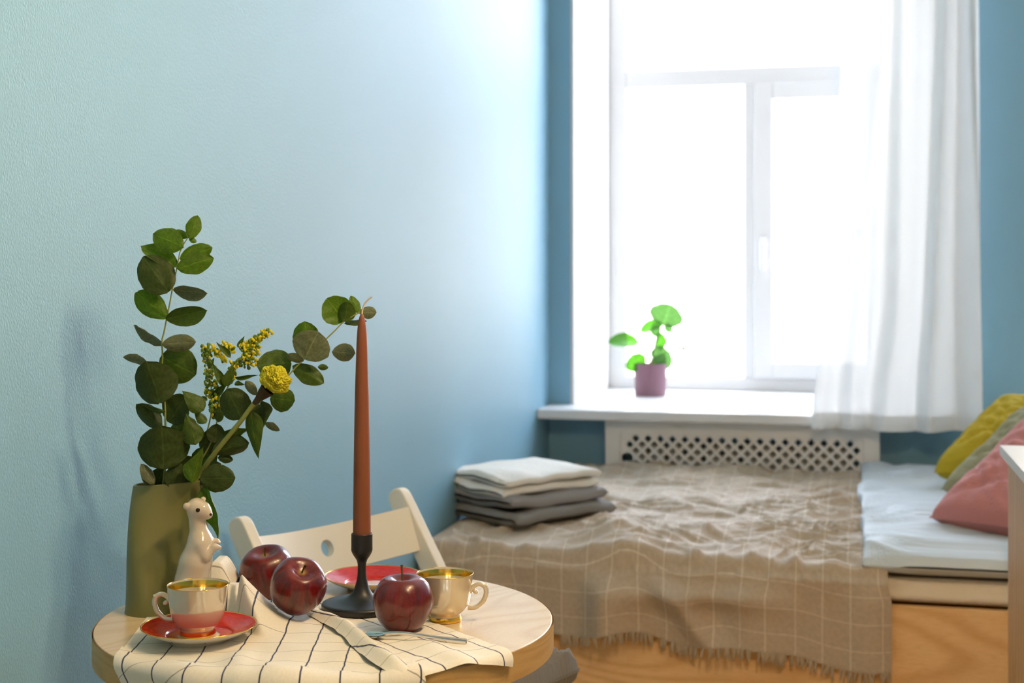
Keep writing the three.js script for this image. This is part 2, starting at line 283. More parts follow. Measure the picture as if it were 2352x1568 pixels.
// ------------------------------------------------------------------ bed
const ZBF = -3.52, BT = 0.5;               // front of the bed, top of the mattress
{
  const b = thing('bed', 'wooden bed with an oak front board and a thin white mattress below the window', 'bed');
  part('front_board', rboxAt(XL + 0.012, 0.98, 0.03, 0.412, ZBF, ZBF + 0.022, 0.002), M.bedWood, b);
  part('bed_box', boxAt(XL + 0.012, 0.98, 0.03, 0.4, -5.03, ZBF), M.bedWood, b);
  part('headboard', rboxAt(0.985, 1.01, 0.0, 0.95, -5.03, ZBF + 0.022, 0.003), M.bedWood, b);
  part('foot', boxAt(XL + 0.1, XL + 0.16, 0, 0.03, ZBF - 0.16, ZBF - 0.1), M.dark, b); part('foot', boxAt(0.8, 0.86, 0, 0.03, ZBF - 0.16, ZBF - 0.1), M.dark, b);
  const mat = new RoundedBoxGeometry(2.07, 0.072, 1.5, 3, 0.022); mat.translate(-0.063, 0.45, -4.275);
  part('mattress', metric(mat), std({ color: rgb(0.82, 0.77, 0.66), roughness: 0.9, bumpMap: tiled(softBump, 0.3), bumpScale: 0.004 }), b, 'thin white mattress');
  const sheet = new RoundedBoxGeometry(2.085, 0.022, 1.51, 3, 0.01); sheet.translate(-0.057, 0.488, -4.275);
  part('under_sheet', metric(sheet), std({ color: rgb(0.045, 0.042, 0.04), roughness: 0.95 }), b, 'charcoal sheet over the mattress');
}
// the throw: laid from the wall to the front of the bed and hanging over it
const throwMap = tex(512, 512, (x, y) => {
  const cell = 256, d = v => { const k = ((v % cell) + cell) % cell; return Math.min(k, cell - k); }, wob = 2 * n2(x / 60, y / 60);
  const line = Math.max(Math.exp(-(((d(x + wob)) / 4.2) ** 2)), 0.85 * Math.exp(-(((d(y + wob)) / 4.2) ** 2)));
  const k = 10 * n2(x / 2.5, y / 30) + 10 * n2(x / 30, y / 2.5) + 6 * n2(x / 70, y / 70);
  return mix3([190 + k, 173 + k, 150 + k], [240, 232, 216], line * 0.85);
});
M.throw = phys({ map: tiled(throwMap, 0.13), roughness: 0.6, sheen: 1, sheenRoughness: 0.3, sheenColor: rgb(1, 1, 1), bumpMap: tiled(weaveBump, 0.02), bumpScale: 0.0004, side: THREE.DoubleSide });
const ridge = (x, y) => 1 - Math.abs(n2(x, y));
{
  const x0 = XL + 0.014, x1 = 0.088, zb = -5.025, flat = 1.52, rad = 0.03;
  const hang = x => 0.145 + 0.02 * n2(x * 3, 4) - 0.03 * gauss(x, -0.55, 0.1) + 0.055 * sstep(-0.5, 0.1, x);
  const bumps = (x, z) => {
    const q = sstep(x0, x0 + 0.06, x) * sstep(x1, x1 - 0.03, x);
    const wx = x + 0.06 * n2(x * 2.1, z * 2.1 + 5), wz = z + 0.06 * n2(x * 2.1 + 9, z * 2.1);
    let h = 0.015 * Math.max(0, ridge(wx * 2.2 + wz * 2.6, wz * 5 - wx * 1.4) - 0.55) * 2.2 + 0.008 * ridge(wx * 6 + 3, wz * 11) ** 2 + 0.01 * n2(x * 3, z * 3 + 2);
    const right = sstep(-0.45, 0.0, x) * (1 - sstep(-4.6, -4.9, z)); h += right * 0.016 * ridge(wx * 2.4 + wz * 1.2, wz * 13 + wx * 4) ** 3;
    h += 0.045 * gauss(x, -0.58, 0.09) * gauss(z, -3.62, 0.17) + 0.02 * gauss(x + 0.6 * (z + 3.7), -0.42, 0.05) * gauss(z, -3.8, 0.2) + 0.018 * gauss(x - 0.4 * (z + 3.9), -0.68, 0.04) * gauss(z, -3.95, 0.22);
    h += 0.03 * gauss(z, -4.97, 0.07) * (0.5 + 0.5 * n2(x * 6, 1)) * sstep(-0.95, -0.75, x) + 0.025 * gauss(x, -0.5, 0.2) * gauss(z, -4.9, 0.12);
    return Math.max(0, h) * q;
  };
  const g = grid(260, 220, (a, b) => {
    let x = lerp(x0, x1, a); const L = hang(x), total = flat + rad * Math.PI / 2 + L; let s = b * total;
    const n = 0.505;
    if (s < flat - rad) { const z = zb + s * (ZBF + 0.034 - rad - zb) / (flat - rad); return [x + 0.012 * n2(z * 2, 5) * (a > 0.9 ? 1 : 0.3), n + bumps(x, z), z]; }
    s -= flat - rad; const zE = ZBF + 0.034 - rad, e = bumps(x, zE);
    if (s < rad * Math.PI / 2) { const w = s / rad; return [x, n - rad * (1 - Math.cos(w)) + e * Math.cos(w), zE + rad * Math.sin(w) + 0.01 * gauss(x, -0.58, 0.08)]; }
    const d = s - rad * Math.PI / 2, k = sstep(0, 0.06, d);
    const fold = 0.055 * gauss(x, -0.6, 0.05) + 0.04 * gauss(x - 0.9 * d, -0.49, 0.045) + 0.011 * Math.sin(x * 19 + 2 * n2(x * 3, 2)) + 0.035 * gauss(d, 0.055 + 0.3 * (x + 0.35) ** 2, 0.03) * gauss(x, -0.36, 0.16);
    x += 0.012 * k * n2(x * 5, 2);
    return [x, n - rad - d, zE + rad + 0.014 + k * Math.max(-0.006, fold)];
  }, (a, b) => [lerp(x0, x1, a), b * 1.74]);
  const t = thing('throw_blanket', 'taupe throw with a pale check and fringed hem spread over the bed', 'throw');
  part('throw_cloth', g, M.throw, t);
  const tr = rng(5), P = g.attributes.position, strands = [];
  for (let i = 0; i < 260; i++) { const k = 220 * 261 + Math.floor(tr() * 261), x = P.getX(k), y = P.getY(k), z = P.getZ(k), l = 0.016 + 0.016 * tr(), dx = (tr() - 0.5) * 0.014; strands.push(tube([[x, y + 0.002, z], [x + dx * 0.6, y - l * 0.5, z + 0.003 * tr()], [x + dx, y - l, z + 0.004 * (tr() - 0.3)]], [0.0032, 0.0028, 0.0016], 4, 4)); }
  const f = part('fringe', mergeGeometries(strands), std({ color: rgb(0.44, 0.36, 0.26), roughness: 0.95 }), t, 'frayed fringe of twisted threads'); f.userData.kind = 'stuff';
}
{ // duvet folded over the head end
  const x0 = 0.03;
  const g = grid(90, 150, (a, b) => {     // closed loop round the section, swept from wall to front
    const w = a * Math.PI * 2, X = Math.cos(w), Y = Math.sin(w), x = x0 + 0.465 + 0.465 * Math.sign(X) * Math.abs(X) ** 0.12, endz = 1 - Math.abs(2 * b - 1) ** 40;
    let z = lerp(-5.03, -3.485, b), y = 0.532 + 0.026 * Math.sign(Y) * Math.abs(Y) ** 0.35 * Math.max(0.12, endz ** 0.3);
    if (Y > 0) { const wz = z + 0.08 * n2(x * 3, z * 2); y += 0.012 * ridge(x * 2.5 + 4, wz * 7) ** 2 + 0.012 * n2(x * 4, z * 3 + 9) - 0.006; }
    y -= 0.02 * sstep(-3.59, -3.485, z) ; 
    return [x + 0.012 * n2(z * 3, 8) * (x < 0.3 ? 1 : 0), y, z + 0.012 * n2(x * 5, 1) * b];
  }, (a, b) => [a, b * 1.6]);
  solo('duvet', g, std({ color: rgb(0.54, 0.61, 0.66), roughness: 0.6, side: THREE.DoubleSide, bumpMap: tiled(softBump, 0.25), bumpScale: 0.003 }), 'pale blue duvet spread over the head end of the bed', 'duvet');
}
function pillow(name, label, color, size, thick, origin, e1, e2, seed) {
  const A = V(...origin), X = V(...e1).normalize(), Yd = V(...e2).normalize(), N = X.clone().cross(Yd).normalize(); Yd.copy(N).cross(X);
  const f = sgn => grid(44, 44, (a, b) => {
    const u = a * 2 - 1, v = b * 2 - 1, edge = (1 - u ** 4) * (1 - v ** 4), pinch = 1 - 0.05 * (1 - v * v) * Math.abs(u) ** 3 * 0 - 0.06 * (1 - v * v), pv = 1 - 0.06 * (1 - u * u);
    const wr = 0.018 * (ridge(u * 1.6 + seed, v * 1.3 + seed * 2) ** 4) + 0.01 * n2(u * 3 + seed, v * 3) + 0.014 * (ridge(u * 0.9 - v * 1.7 + seed, seed) ** 6);
    const p = A.clone().addScaledVector(X, (u * pinch * 0.5 + 0.5) * size).addScaledVector(Yd, (v * pv * 0.5 + 0.5) * size).addScaledVector(N, sgn * (thick / 2 * edge ** 0.42 * (1 + 0.5 * 0) - wr * edge));
    return p.toArray();
  }, (a, b) => [a * size, b * size]);
  const g = mergeVertices(mergeGeometries([f(1), f(-1)]), 1e-5); g.deleteAttribute('normal'); g.computeVertexNormals();
  return solo(name, g, std({ color, roughness: 0.88, side: THREE.DoubleSide, bumpMap: tiled(softBump, 0.12), bumpScale: 0.002 }), label, 'pillow', 'pillows on the bed');
}
pillow('pillow', 'dusty pink square pillow, frontmost of the three on the bed', rgb(0.5, 0.2, 0.185), 0.5, 0.15, [0.2, 0.575, -3.82], [0.757, 0, 0.653], [0.653 * 0.85, 0.45, -0.757 * 0.85], 2.3);
pillow('pillow', 'sage green pillow wedged between the pink and the yellow one', rgb(0.28, 0.27, 0.15), 0.47, 0.14, [0.25, 0.6, -4.17], [0.8, 0, 0.6], [0.55, 0.44, -0.76], 5.1);
pillow('pillow', 'mustard yellow pillow, rearmost of the three on the bed', rgb(0.5, 0.36, 0.015), 0.46, 0.18, [0.25, 0.6, -4.53], [0.82, 0.02, 0.57], [0.5, 0.42, -0.76], 8.8);

// folded textiles stacked on the throw
function folded(label, color, layers, thick, w, l, y, dx, turn, seed, nap) {
  const o = thing('folded_blanket', label, 'blanket', [-0.9 + dx, y, -3.955], turn, 'folded textiles stacked on the bed');
  const m = std({ color, roughness: 0.95, bumpMap: tiled(softBump, 0.09), bumpScale: nap });
  for (let k = 0; k < layers; k++) {
    const h = thick / layers, yc = h * (k + 0.5);
    const g = grid(40, 44, (a, b) => {   // rounded section swept along the length, closed at both ends
      const q = a * Math.PI * 2, c = Math.cos(q), s = Math.sin(q), z = lerp(-w / 2, w / 2, 0.5 + 0.5 * Math.sign(c) * Math.abs(c) ** 0.3), e = 1 - Math.abs(2 * b - 1) ** 30, sh = Math.max(0.01, e) ** 0.4;
      let x = lerp(-l / 2, l / 2, b) + 0.008 * n2(z * 9 + seed, k) + 0.01 * k; const lift = 0.006 * n2(x * 6 + seed, z * 6 + k) + 0.010 * gauss(x, -l / 2, 0.09) * n2(z * 4 + k, seed);
      return [x, yc + lift + h * 0.52 * Math.sign(s) * Math.abs(s) ** 0.6 * sh, z + 0.006 * n2(x * 7, seed + k)];
    }, (a, b) => [a * w * 2, b * l]);
    part('fold', g, m, o);
  }
}
folded('dark grey folded blanket, lowest of the stack on the bed', rgb(0.25, 0.24, 0.23), 1, 0.038, 0.32, 0.385, 0.522, 0.0, 0.93, 1.2, 0.004);
folded('dark grey folded blanket in the middle of the stack', rgb(0.3, 0.29, 0.29), 1, 0.038, 0.31, 0.365, 0.561, -0.02, 0.9, 4.6, 0.004);
folded('cream white folded blanket on top of the stack', rgb(0.82, 0.8, 0.74), 2, 0.056, 0.3, 0.355, 0.6, -0.04, 0.9, 7.9, 0.003);

// ------------------------------------------------------------------ chest at the head of the bed
{
  const c = thing('chest_of_drawers', 'oak chest with a white edged top standing in front of the pillows', 'chest', [0.309, 0, -3.13]);
  const w2 = std({ map: tiled(woodTex(6.6, [196, 150, 98], [166, 120, 72], 4, 512, 256), 1.2, 0.5), roughness: 0.5 });
  part('side_panel', metric(new THREE.BoxGeometry(0.018, 0.83, 0.8).translate(0.025, 0.415, 0.41), true), w2, c); part('side_panel', metric(new THREE.BoxGeometry(0.018, 0.83, 0.8).translate(0.63, 0.415, 0.41), true), w2, c);
  part('back_panel', boxAt(0.034, 0.621, 0.02, 0.83, 0.012, 0.022), w2, c); part('bottom_panel', boxAt(0.034, 0.621, 0.05, 0.068, 0.022, 0.8), w2, c);
  part('top', boxAt(0.002, 0.652, 0.8302, 0.8498, 0.002, 0.82), std({ color: rgb(0.62, 0.56, 0.44), roughness: 0.45 }), c);
  part('edge_band', mergeGeometries([boxAt(0, 0.002, 0.83, 0.85, 0, 0.822), boxAt(0.652, 0.654, 0.83, 0.85, 0, 0.822), boxAt(0.002, 0.652, 0.83, 0.85, 0, 0.002), boxAt(0.002, 0.652, 0.83, 0.85, 0.82, 0.822)]), M.plastic, c, 'white edge strip');
  for (let k = 0; k < 3; k++) { const d = part('drawer', rboxAt(0.036, 0.619, 0.075 + k * 0.252, 0.32 + k * 0.252, 0.79, 0.81, 0.002), w2, c); part('knob', new THREE.SphereGeometry(0.012, 16, 12).translate(0.33, 0.2 + k * 0.252, 0.818), M.white, d); }
}

// ------------------------------------------------------------------ chair behind the table
{ // local axes: x across, z the way it faces; origin below the middle of the back rail
  const yaw = Math.atan2(0.6335, 0.773);
  const mid = [-0.36, 2.69], cs = Math.cos(TURN), sn = Math.sin(TURN), wx = mid[0] * cs - mid[1] * sn, wz = -mid[0] * sn - mid[1] * cs;
  const fx = 0.798 * cs + 0.602 * sn, fz = -0.798 * sn + 0.602 * cs, turn = Math.atan2(fx, fz);
  const c = thing('folding_chair', 'white wooden folding chair with one round hole in its backrest, behind the table', 'chair', [wx, 0, wz], turn);
  const paint = std({ color: rgb(0.8, 0.76, 0.66), roughness: 0.42 });
  const post = (x) => { // top at z 0, foot at z 0.52
    const s = new THREE.Shape(), w = 0.02; s.moveTo(-w, 0); s.lineTo(-w, 0.905); s.quadraticCurveTo(-w, 0.93, 0, 0.93); s.quadraticCurveTo(w, 0.93, w, 0.905); s.lineTo(w, 0); s.closePath();
    const g = new THREE.ExtrudeGeometry(s, { depth: 0.018, bevelEnabled: true, bevelSize: 0.003, bevelThickness: 0.003, bevelSegments: 2, curveSegments: 8 });
    g.rotateY(Math.PI / 2); g.translate(-0.009, 0, 0); g.rotateX(-0.596); g.translate(x, 0.0, 0.52); return g;
  };
  part('post', post(-0.222), paint, c); part('post', post(0.207), paint, c);
  // rear legs run the other way and cross the posts
  const rear = x => { const g = new RoundedBoxGeometry(0.018, 0.6, 0.04, 2, 0.003); g.translate(0, 0.3, 0); g.rotateX(0.62); g.translate(x, 0.012, -0.01 + 0.0); return g; };
  part('leg', rear(-0.172), paint, c); part('leg', rear(0.172), paint, c);
  { // backrest, bowed backwards, with a round hole
    const hw = 0.204, g = new THREE.BoxGeometry(hw * 2, 0.09, 0.016, 28, 1, 1), p = g.attributes.position;
    for (let i = 0; i < p.count; i++) { const x = p.getX(i); p.setZ(i, p.getZ(i) - 0.045 * (1 - (x / hw) ** 2)); } g.computeVertexNormals();
    const a = new Brush(g), b = new Brush(new THREE.CylinderGeometry(0.0165, 0.0165, 0.1, 40).rotateX(Math.PI / 2).translate(0, 0.002, -0.045)); a.updateMatrixWorld(); b.updateMatrixWorld();
    const r = new Evaluator(); r.useGroups = false; const out = r.evaluate(a, b, SUBTRACTION).geometry;
    out.rotateX(-0.35); out.translate(-0.0095, 0.698, 0.05); part('backrest', out, paint, c);
  }
  for (let k = 0; k < 5; k++) { const g = new RoundedBoxGeometry(0.36, 0.016, 0.058, 2, 0.004); g.translate(0, 0.44, 0.17 + k * 0.064); part('seat_slat', g, paint, c); }
  part('stretcher', new RoundedBoxGeometry(0.39, 0.03, 0.016, 2, 0.004).translate(0, 0.2, 0.385), paint, c); part('stretcher', new RoundedBoxGeometry(0.34, 0.03, 0.016, 2, 0.004).translate(0, 0.12, 0.075), paint, c);
  // grey pad on the seat
  const q = (x, y, z) => { const v = V(x, y, z).applyAxisAngle(V(0, 1, 0), turn); return [v.x + wx, v.y, v.z + wz]; };
  const f = sgn => grid(48, 48, (a, b) => {
    const u = a * 2 - 1, v = b * 2 - 1, e = Math.max(0, (1 - u ** 6) * (1 - v ** 6)), wr = 0.02 * ridge(u * 1.2 + v * 1.9, v * 1.1 - u * 0.8 + 4) ** 4 + 0.014 * ridge(u * 2.5 - v * 2 + 7, v * 0.8 + 2) ** 4;
    const rc = 1 - 0.06 * u * u * v * v; return q(u * rc * 0.19 * (1 - 0.03 * (1 - v * v)), 0.492 + sgn * (0.038 * e ** 0.26 + (sgn > 0 ? wr * e ** 0.3 - 0.004 : 0)), 0.3 + v * rc * 0.185 * (1 - 0.03 * (1 - u * u)));
  }, (a, b) => [a * 0.38, b * 0.37]);
  const g = mergeVertices(mergeGeometries([f(1), f(-1)]), 1e-5); g.deleteAttribute('normal'); g.computeVertexNormals();
  solo('seat_cushion', g, std({ color: rgb(0.19, 0.18, 0.16), roughness: 0.85, side: THREE.DoubleSide, bumpMap: tiled(softBump, 0.1), bumpScale: 0.002 }), 'grey creased cushion on the chair seat, just behind the table rim', 'cushion');
}

// ------------------------------------------------------------------ round table
const TC = [-0.6971, -1.7983], TY = 0.74, TR = 0.31;
const onTable = (s, t, h = 0) => { const cs = Math.cos(TURN), sn = Math.sin(TURN); return [TC[0] + s * cs - t * sn, TY + h, TC[1] - s * sn - t * cs]; };
{
  const t = thing('round_table', 'small round table with a pale oak top and thick edge', 'table', [TC[0], 0, TC[1]], TURN + 0.9);
  part('table_top', metric(lathe([[0, TY - 0.038], [TR - 0.002, TY - 0.038], [TR - 0.0015, TY - 0.036], [TR - 0.0015, TY - 0.0015], [TR - 0.003, TY], [0, TY]], 160)), M.tableTop, t);
  const e = new THREE.CylinderGeometry(TR, TR, 0.036, 160, 1, true).translate(0, TY - 0.0195, 0), uv = e.attributes.uv; for (let i = 0; i < uv.count; i++) uv.setXY(i, uv.getX(i) * 2 * Math.PI * TR, uv.getY(i) * 0.036);
  part('edge_band', e, M.tableEdge, t, 'honey oak edge band');
  part('column', new THREE.CylinderGeometry(0.03, 0.03, 0.68, 32).translate(0, 0.362, 0), M.white, t); part('foot_plate', lathe([[0, 0], [0.21, 0], [0.21, 0.008], [0.2, 0.014], [0.03, 0.022], [0, 0.022]], 64), M.white, t); part('top_plate', new THREE.CylinderGeometry(0.09, 0.09, 0.006, 32).translate(0, 0.698, 0), M.white, t);
}
// ------------------------------------------------------------------ tea towel
const towelMap = tex(512, 512, (x, y) => {
  const c = 128, d = v => { const k = ((v % c) + c) % c; return Math.min(k, c - k); };
  const a = Math.exp(-(((d(x + 1.2 * n2(y / 40, 1))) / 2.7) ** 4)), b = Math.exp(-(((d(y + 1.2 * n2(x / 40, 7))) / 1.5) ** 4)), k = 5 * n2(x / 2, y / 22) + 5 * n2(x / 22, y / 2);
  return mix3(mix3([233 + k, 227 + k, 212 + k], [120, 112, 104], b * 0.75), [32, 34, 66], a * 0.92);
});
M.towel = std({ map: tiled(towelMap, 0.18), roughness: 0.9, bumpMap: tiled(weaveBump, 0.012), bumpScale: 0.00015, side: THREE.DoubleSide });
function drape(s, t, h) {                  // from flat (s, t) over the rim of the table
  const r = Math.hypot(s, t), rad = 0.01, R0 = TR + 0.003 - rad, e = r - R0; if (e <= 0) return [s, h, -t];
  const a = Math.min(e / rad, Math.PI / 2), rr = R0 + rad * Math.sin(a) + h * Math.sin(a), y = -rad * (1 - Math.cos(a)) - Math.max(0, e - rad * Math.PI / 2) + h * Math.cos(a);
  return [s / r * rr, y, -t / r * rr];
}
{
  const o = thing('tea_towel', 'crumpled white tea towel with a navy check on the table', 'towel', [TC[0], TY, TC[1]], TURN);
  const line = t => -0.06 + (0.02 - t) * 0.6066;         // where the folded half begins
  const hL = (s, t) => {
    const ps = s + 0.109, pt = t + 0.042, L = 0.0638, k = (ps * 0.846 + pt * 0.533) / L, w = ps * 0.533 - pt * 0.846;
    const Hk = 0.006 + 0.058 * clamp(1 - k) ** 1.15, lf = sstep(-0.2, -0.02, k) * (1 - sstep(1.2, 2.2, k));
    let h = Hk * lf * (w > 0 ? (1 - sstep(0, 0.1, w)) * (1 - 0.25 * sstep(0, 0.03, w)) : 1 - sstep(0, 0.014, -w));
    h = Math.max(h, 0.046 * sstep(-0.156, -0.138, s) * (1 - sstep(-0.122, -0.103, s)) * sstep(-0.04, -0.014, t + 0.004 * Math.sin(s * 300)) * (1 - sstep(0.0, 0.05, t)));
    h = Math.max(h, 0.066 * sstep(-0.181, -0.166, s) * (1 - sstep(-0.158, -0.116, s)) * sstep(0.01, 0.04, t) * (1 - sstep(0.085, 0.125, t)));
    h += 0.0035 * (1 + n2(s * 14, t * 14)) * sstep(0, -0.08, t) * sstep(-0.22, -0.16, s) * 0.6 + 0.006 * gauss(s + 0.15 * t, -0.11, 0.018) * sstep(-0.13, -0.24, t) + 0.008 * gauss(s, -0.03, 0.03) * sstep(-0.2, -0.3, t);
    return h + 0.0012;
  };
  const tb = s => { const P = [[-0.25, 0.006], [-0.21, 0.004], [-0.185, 0.02], [-0.165, 0.1], [-0.12, 0.125], [0.1, 0.12]]; for (let i = 1; i < P.length; i++) if (s <= P[i][0]) return lerp(P[i - 1][1], P[i][1], clamp((s - P[i - 1][0]) / (P[i][0] - P[i - 1][0]))); return 0.12; };
  let gL0;
  const gL = grid(190, 230, (a, b) => {
    const t = lerp(tb(lerp(-0.248, 0.02, a)), lerp(-0.43, -0.3, sstep(0.1, 0.95, a)), b), s = lerp(-0.248 + 0.08 * (0.01 - t), line(t) + 0.028, a); gL0 = [s, t]; return drape(s, t, hL(s, t) + (Math.hypot(s, t) > TR - 0.02 ? 0.004 * (1 + Math.sin(s * 46 + 1)) : 0));
  }, () => [gL0[0] + 0.03 * gL0[1], gL0[1] + 0.01]);
  part('towel_sheet', gL, M.towel, o);
  const P00 = [-0.075, 0.045], P10 = [0.0216, 0.122], P01 = [0.128, -0.292], P11 = [0.26, -0.194]; let q0;
  const gR = grid(110, 170, (a, b) => {
    const bend = 0.012 * Math.sin(b * 5.2) * (1 - a);
    const s = lerp(lerp(P00[0], P10[0], a), lerp(P01[0], P11[0], a), b) + bend, t = lerp(lerp(P00[1], P10[1], a), lerp(P01[1], P11[1], a), b) + bend * 0.6, w = a * lerp(0.124, 0.165, b); q0 = [s, t];
    const h = 0.0034 + 0.015 * gauss(w, 0.016, 0.013) * (0.5 + 0.5 * sstep(0.1, 0.5, b)) * (1 - 0.6 * sstep(0.9, 1, b)) + 0.006 * gauss(w, 0.09, 0.02) * sstep(0.4, 1, b) + 0.0012 * n2(s * 20, t * 20);
    return drape(s, t, Math.max(h, 0.003));
  }, () => [q0[0] * 0.79 + q0[1] * 0.613 + 0.0205, -q0[0] * 0.613 + q0[1] * 0.79]);
  part('folded_half', gR, M.towel, o);
}

// ------------------------------------------------------------------ vase and flowers
const VASE = onTable(-0.238, 0.058);
{
  const o = thing('vase', 'olive green twisted vase holding leafy branches and yellow flowers', 'vase', VASE, TURN);
  const Hh = 0.176, at = (a, b, inset = 0) => {
    const w = a * Math.PI * 2, k = sstep(0, 1, b), A = lerp(0.061, 0.051, b) - inset, B = lerp(0.053, 0.026, b ** 0.8) - inset, tw = lerp(1.25, -0.1, b), c = Math.cos(w), s = Math.sin(w), p = 0.92, m = 1 + 0.06 * Math.cos(3 * w + 2.2 * tw + 0.6) * sstep(1.02, 0.75, b);
    const ex = m * A * Math.sign(c) * Math.abs(c) ** p, ez = m * B * Math.sign(s) * Math.abs(s) ** p, x = ex * Math.cos(tw) - ez * Math.sin(tw), z = ex * Math.sin(tw) + ez * Math.cos(tw);
    return [x + 0.006 * b, Hh * b + (b > 0.9 ? (b - 0.9) * 10 * 0.085 * x : 0), -z];
  };
  const g = mergeGeometries([grid(96, 60, (a, b) => at(a, b)), grid(96, 2, (a, b) => { const p = at(a, 1, 0.003 * b); p[1] += 0.0012 * Math.sin(b * Math.PI); return p; }), grid(96, 30, (a, b) => at(a, 1 - b * 0.97, 0.003)), grid(96, 1, (a, b) => { const p = at(a, 0); return b ? p : [0, 0, 0]; }), grid(96, 1, (a, b) => { const p = at(a, 0.03, 0.003); return b ? [0, p[1], 0] : p; })]);
  part('vase_body', g, phys({ color: rgb(0.19, 0.18, 0.055), roughness: 0.3, side: THREE.DoubleSide }), o);
}
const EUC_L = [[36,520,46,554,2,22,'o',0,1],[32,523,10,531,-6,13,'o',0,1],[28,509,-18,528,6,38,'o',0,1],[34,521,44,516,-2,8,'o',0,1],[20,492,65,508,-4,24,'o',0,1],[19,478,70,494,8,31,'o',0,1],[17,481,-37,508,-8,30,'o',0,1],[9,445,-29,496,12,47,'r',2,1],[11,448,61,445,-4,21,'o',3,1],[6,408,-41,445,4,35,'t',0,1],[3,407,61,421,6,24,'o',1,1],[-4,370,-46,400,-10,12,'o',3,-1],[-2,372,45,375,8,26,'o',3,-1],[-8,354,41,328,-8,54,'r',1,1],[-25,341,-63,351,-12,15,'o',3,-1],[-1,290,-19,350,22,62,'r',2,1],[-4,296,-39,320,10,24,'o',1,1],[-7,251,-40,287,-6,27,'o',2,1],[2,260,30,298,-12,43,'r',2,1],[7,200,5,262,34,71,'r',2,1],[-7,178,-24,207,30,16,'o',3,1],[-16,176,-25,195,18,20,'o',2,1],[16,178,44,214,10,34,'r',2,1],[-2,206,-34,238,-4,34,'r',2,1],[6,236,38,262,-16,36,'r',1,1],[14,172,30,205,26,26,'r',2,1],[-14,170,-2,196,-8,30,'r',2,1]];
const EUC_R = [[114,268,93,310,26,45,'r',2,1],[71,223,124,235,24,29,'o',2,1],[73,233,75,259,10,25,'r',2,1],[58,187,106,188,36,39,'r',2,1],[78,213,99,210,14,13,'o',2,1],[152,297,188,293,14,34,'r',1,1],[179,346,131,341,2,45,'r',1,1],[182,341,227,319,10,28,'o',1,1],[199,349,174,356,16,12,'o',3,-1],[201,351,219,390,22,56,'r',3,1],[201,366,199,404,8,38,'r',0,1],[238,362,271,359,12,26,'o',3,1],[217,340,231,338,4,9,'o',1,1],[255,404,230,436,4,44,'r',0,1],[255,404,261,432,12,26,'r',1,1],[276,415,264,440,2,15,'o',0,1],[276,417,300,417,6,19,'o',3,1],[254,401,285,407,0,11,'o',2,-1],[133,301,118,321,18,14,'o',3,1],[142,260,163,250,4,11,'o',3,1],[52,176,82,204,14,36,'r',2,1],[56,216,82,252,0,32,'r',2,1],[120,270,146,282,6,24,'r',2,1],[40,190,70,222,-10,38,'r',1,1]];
const CEL = [[51,233,36,277,28,25,'l',1,1],[48,181,60,231,40,24,'l',0,1],[64,178,86,103,34,26,'l',0,1],[129,280,136,212,36,23,'l',1,1],[141,293,145,257,20,18,'l',2,1],[84,245,125,255,16,15,'l',1,1]];
const GOLD = [[60,280,31,309,22,23,'l',1,1],[89,313,102,344,14,16,'l',1,1],[86,313,71,345,12,11,'l',1,1],[102,325,136,330,16,6,'l',1,1],[95,353,75,375,10,8,'l',1,1],[105,367,113,383,8,6,'l',1,1],[102,316,116,316,18,7,'l',1,1],[122,336,119,344,8,5,'l',1,1]];
const GOLD2 = [[78,262,82,291,8,11,'l',1,1],[2,277,-34,288,4,7,'l',1,1],[62,293,48,297,8,7,'l',1,1],[48,233,40,269,12,22,'l',1,1],[66,296,90,318,2,10,'l',1,1],[66,270,98,290,4,14,'l',1,1],[62,262,44,282,14,14,'l',1,1],[66,342,71,353,6,5,'l',1,1]];
function branch(name, label, leaves, path, z, radii, dz = 0) {
  const o = thing(name, label, 'branch', VASE, TURN);
  part('stem', tube(mmPath(path, z), radii, 60, 7), M.stem, o);
  for (const l of leaves) leaf(o, l); return o;
}
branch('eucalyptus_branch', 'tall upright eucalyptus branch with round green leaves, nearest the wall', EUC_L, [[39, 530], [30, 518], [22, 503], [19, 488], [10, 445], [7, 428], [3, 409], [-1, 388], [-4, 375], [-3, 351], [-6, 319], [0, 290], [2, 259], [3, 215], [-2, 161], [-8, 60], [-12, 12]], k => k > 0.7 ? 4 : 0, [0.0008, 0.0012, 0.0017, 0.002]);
branch('eucalyptus_branch', 'eucalyptus branch arching over towards the candle', EUC_R, [[277, 417], [255, 404], [239, 388], [207, 358], [192, 344], [164, 315], [113, 268], [84, 228], [37, 161], [10, 70], [0, 12]], k => 8 + 8 * Math.sin(k * 3), [0.0009, 0.0014, 0.002]);
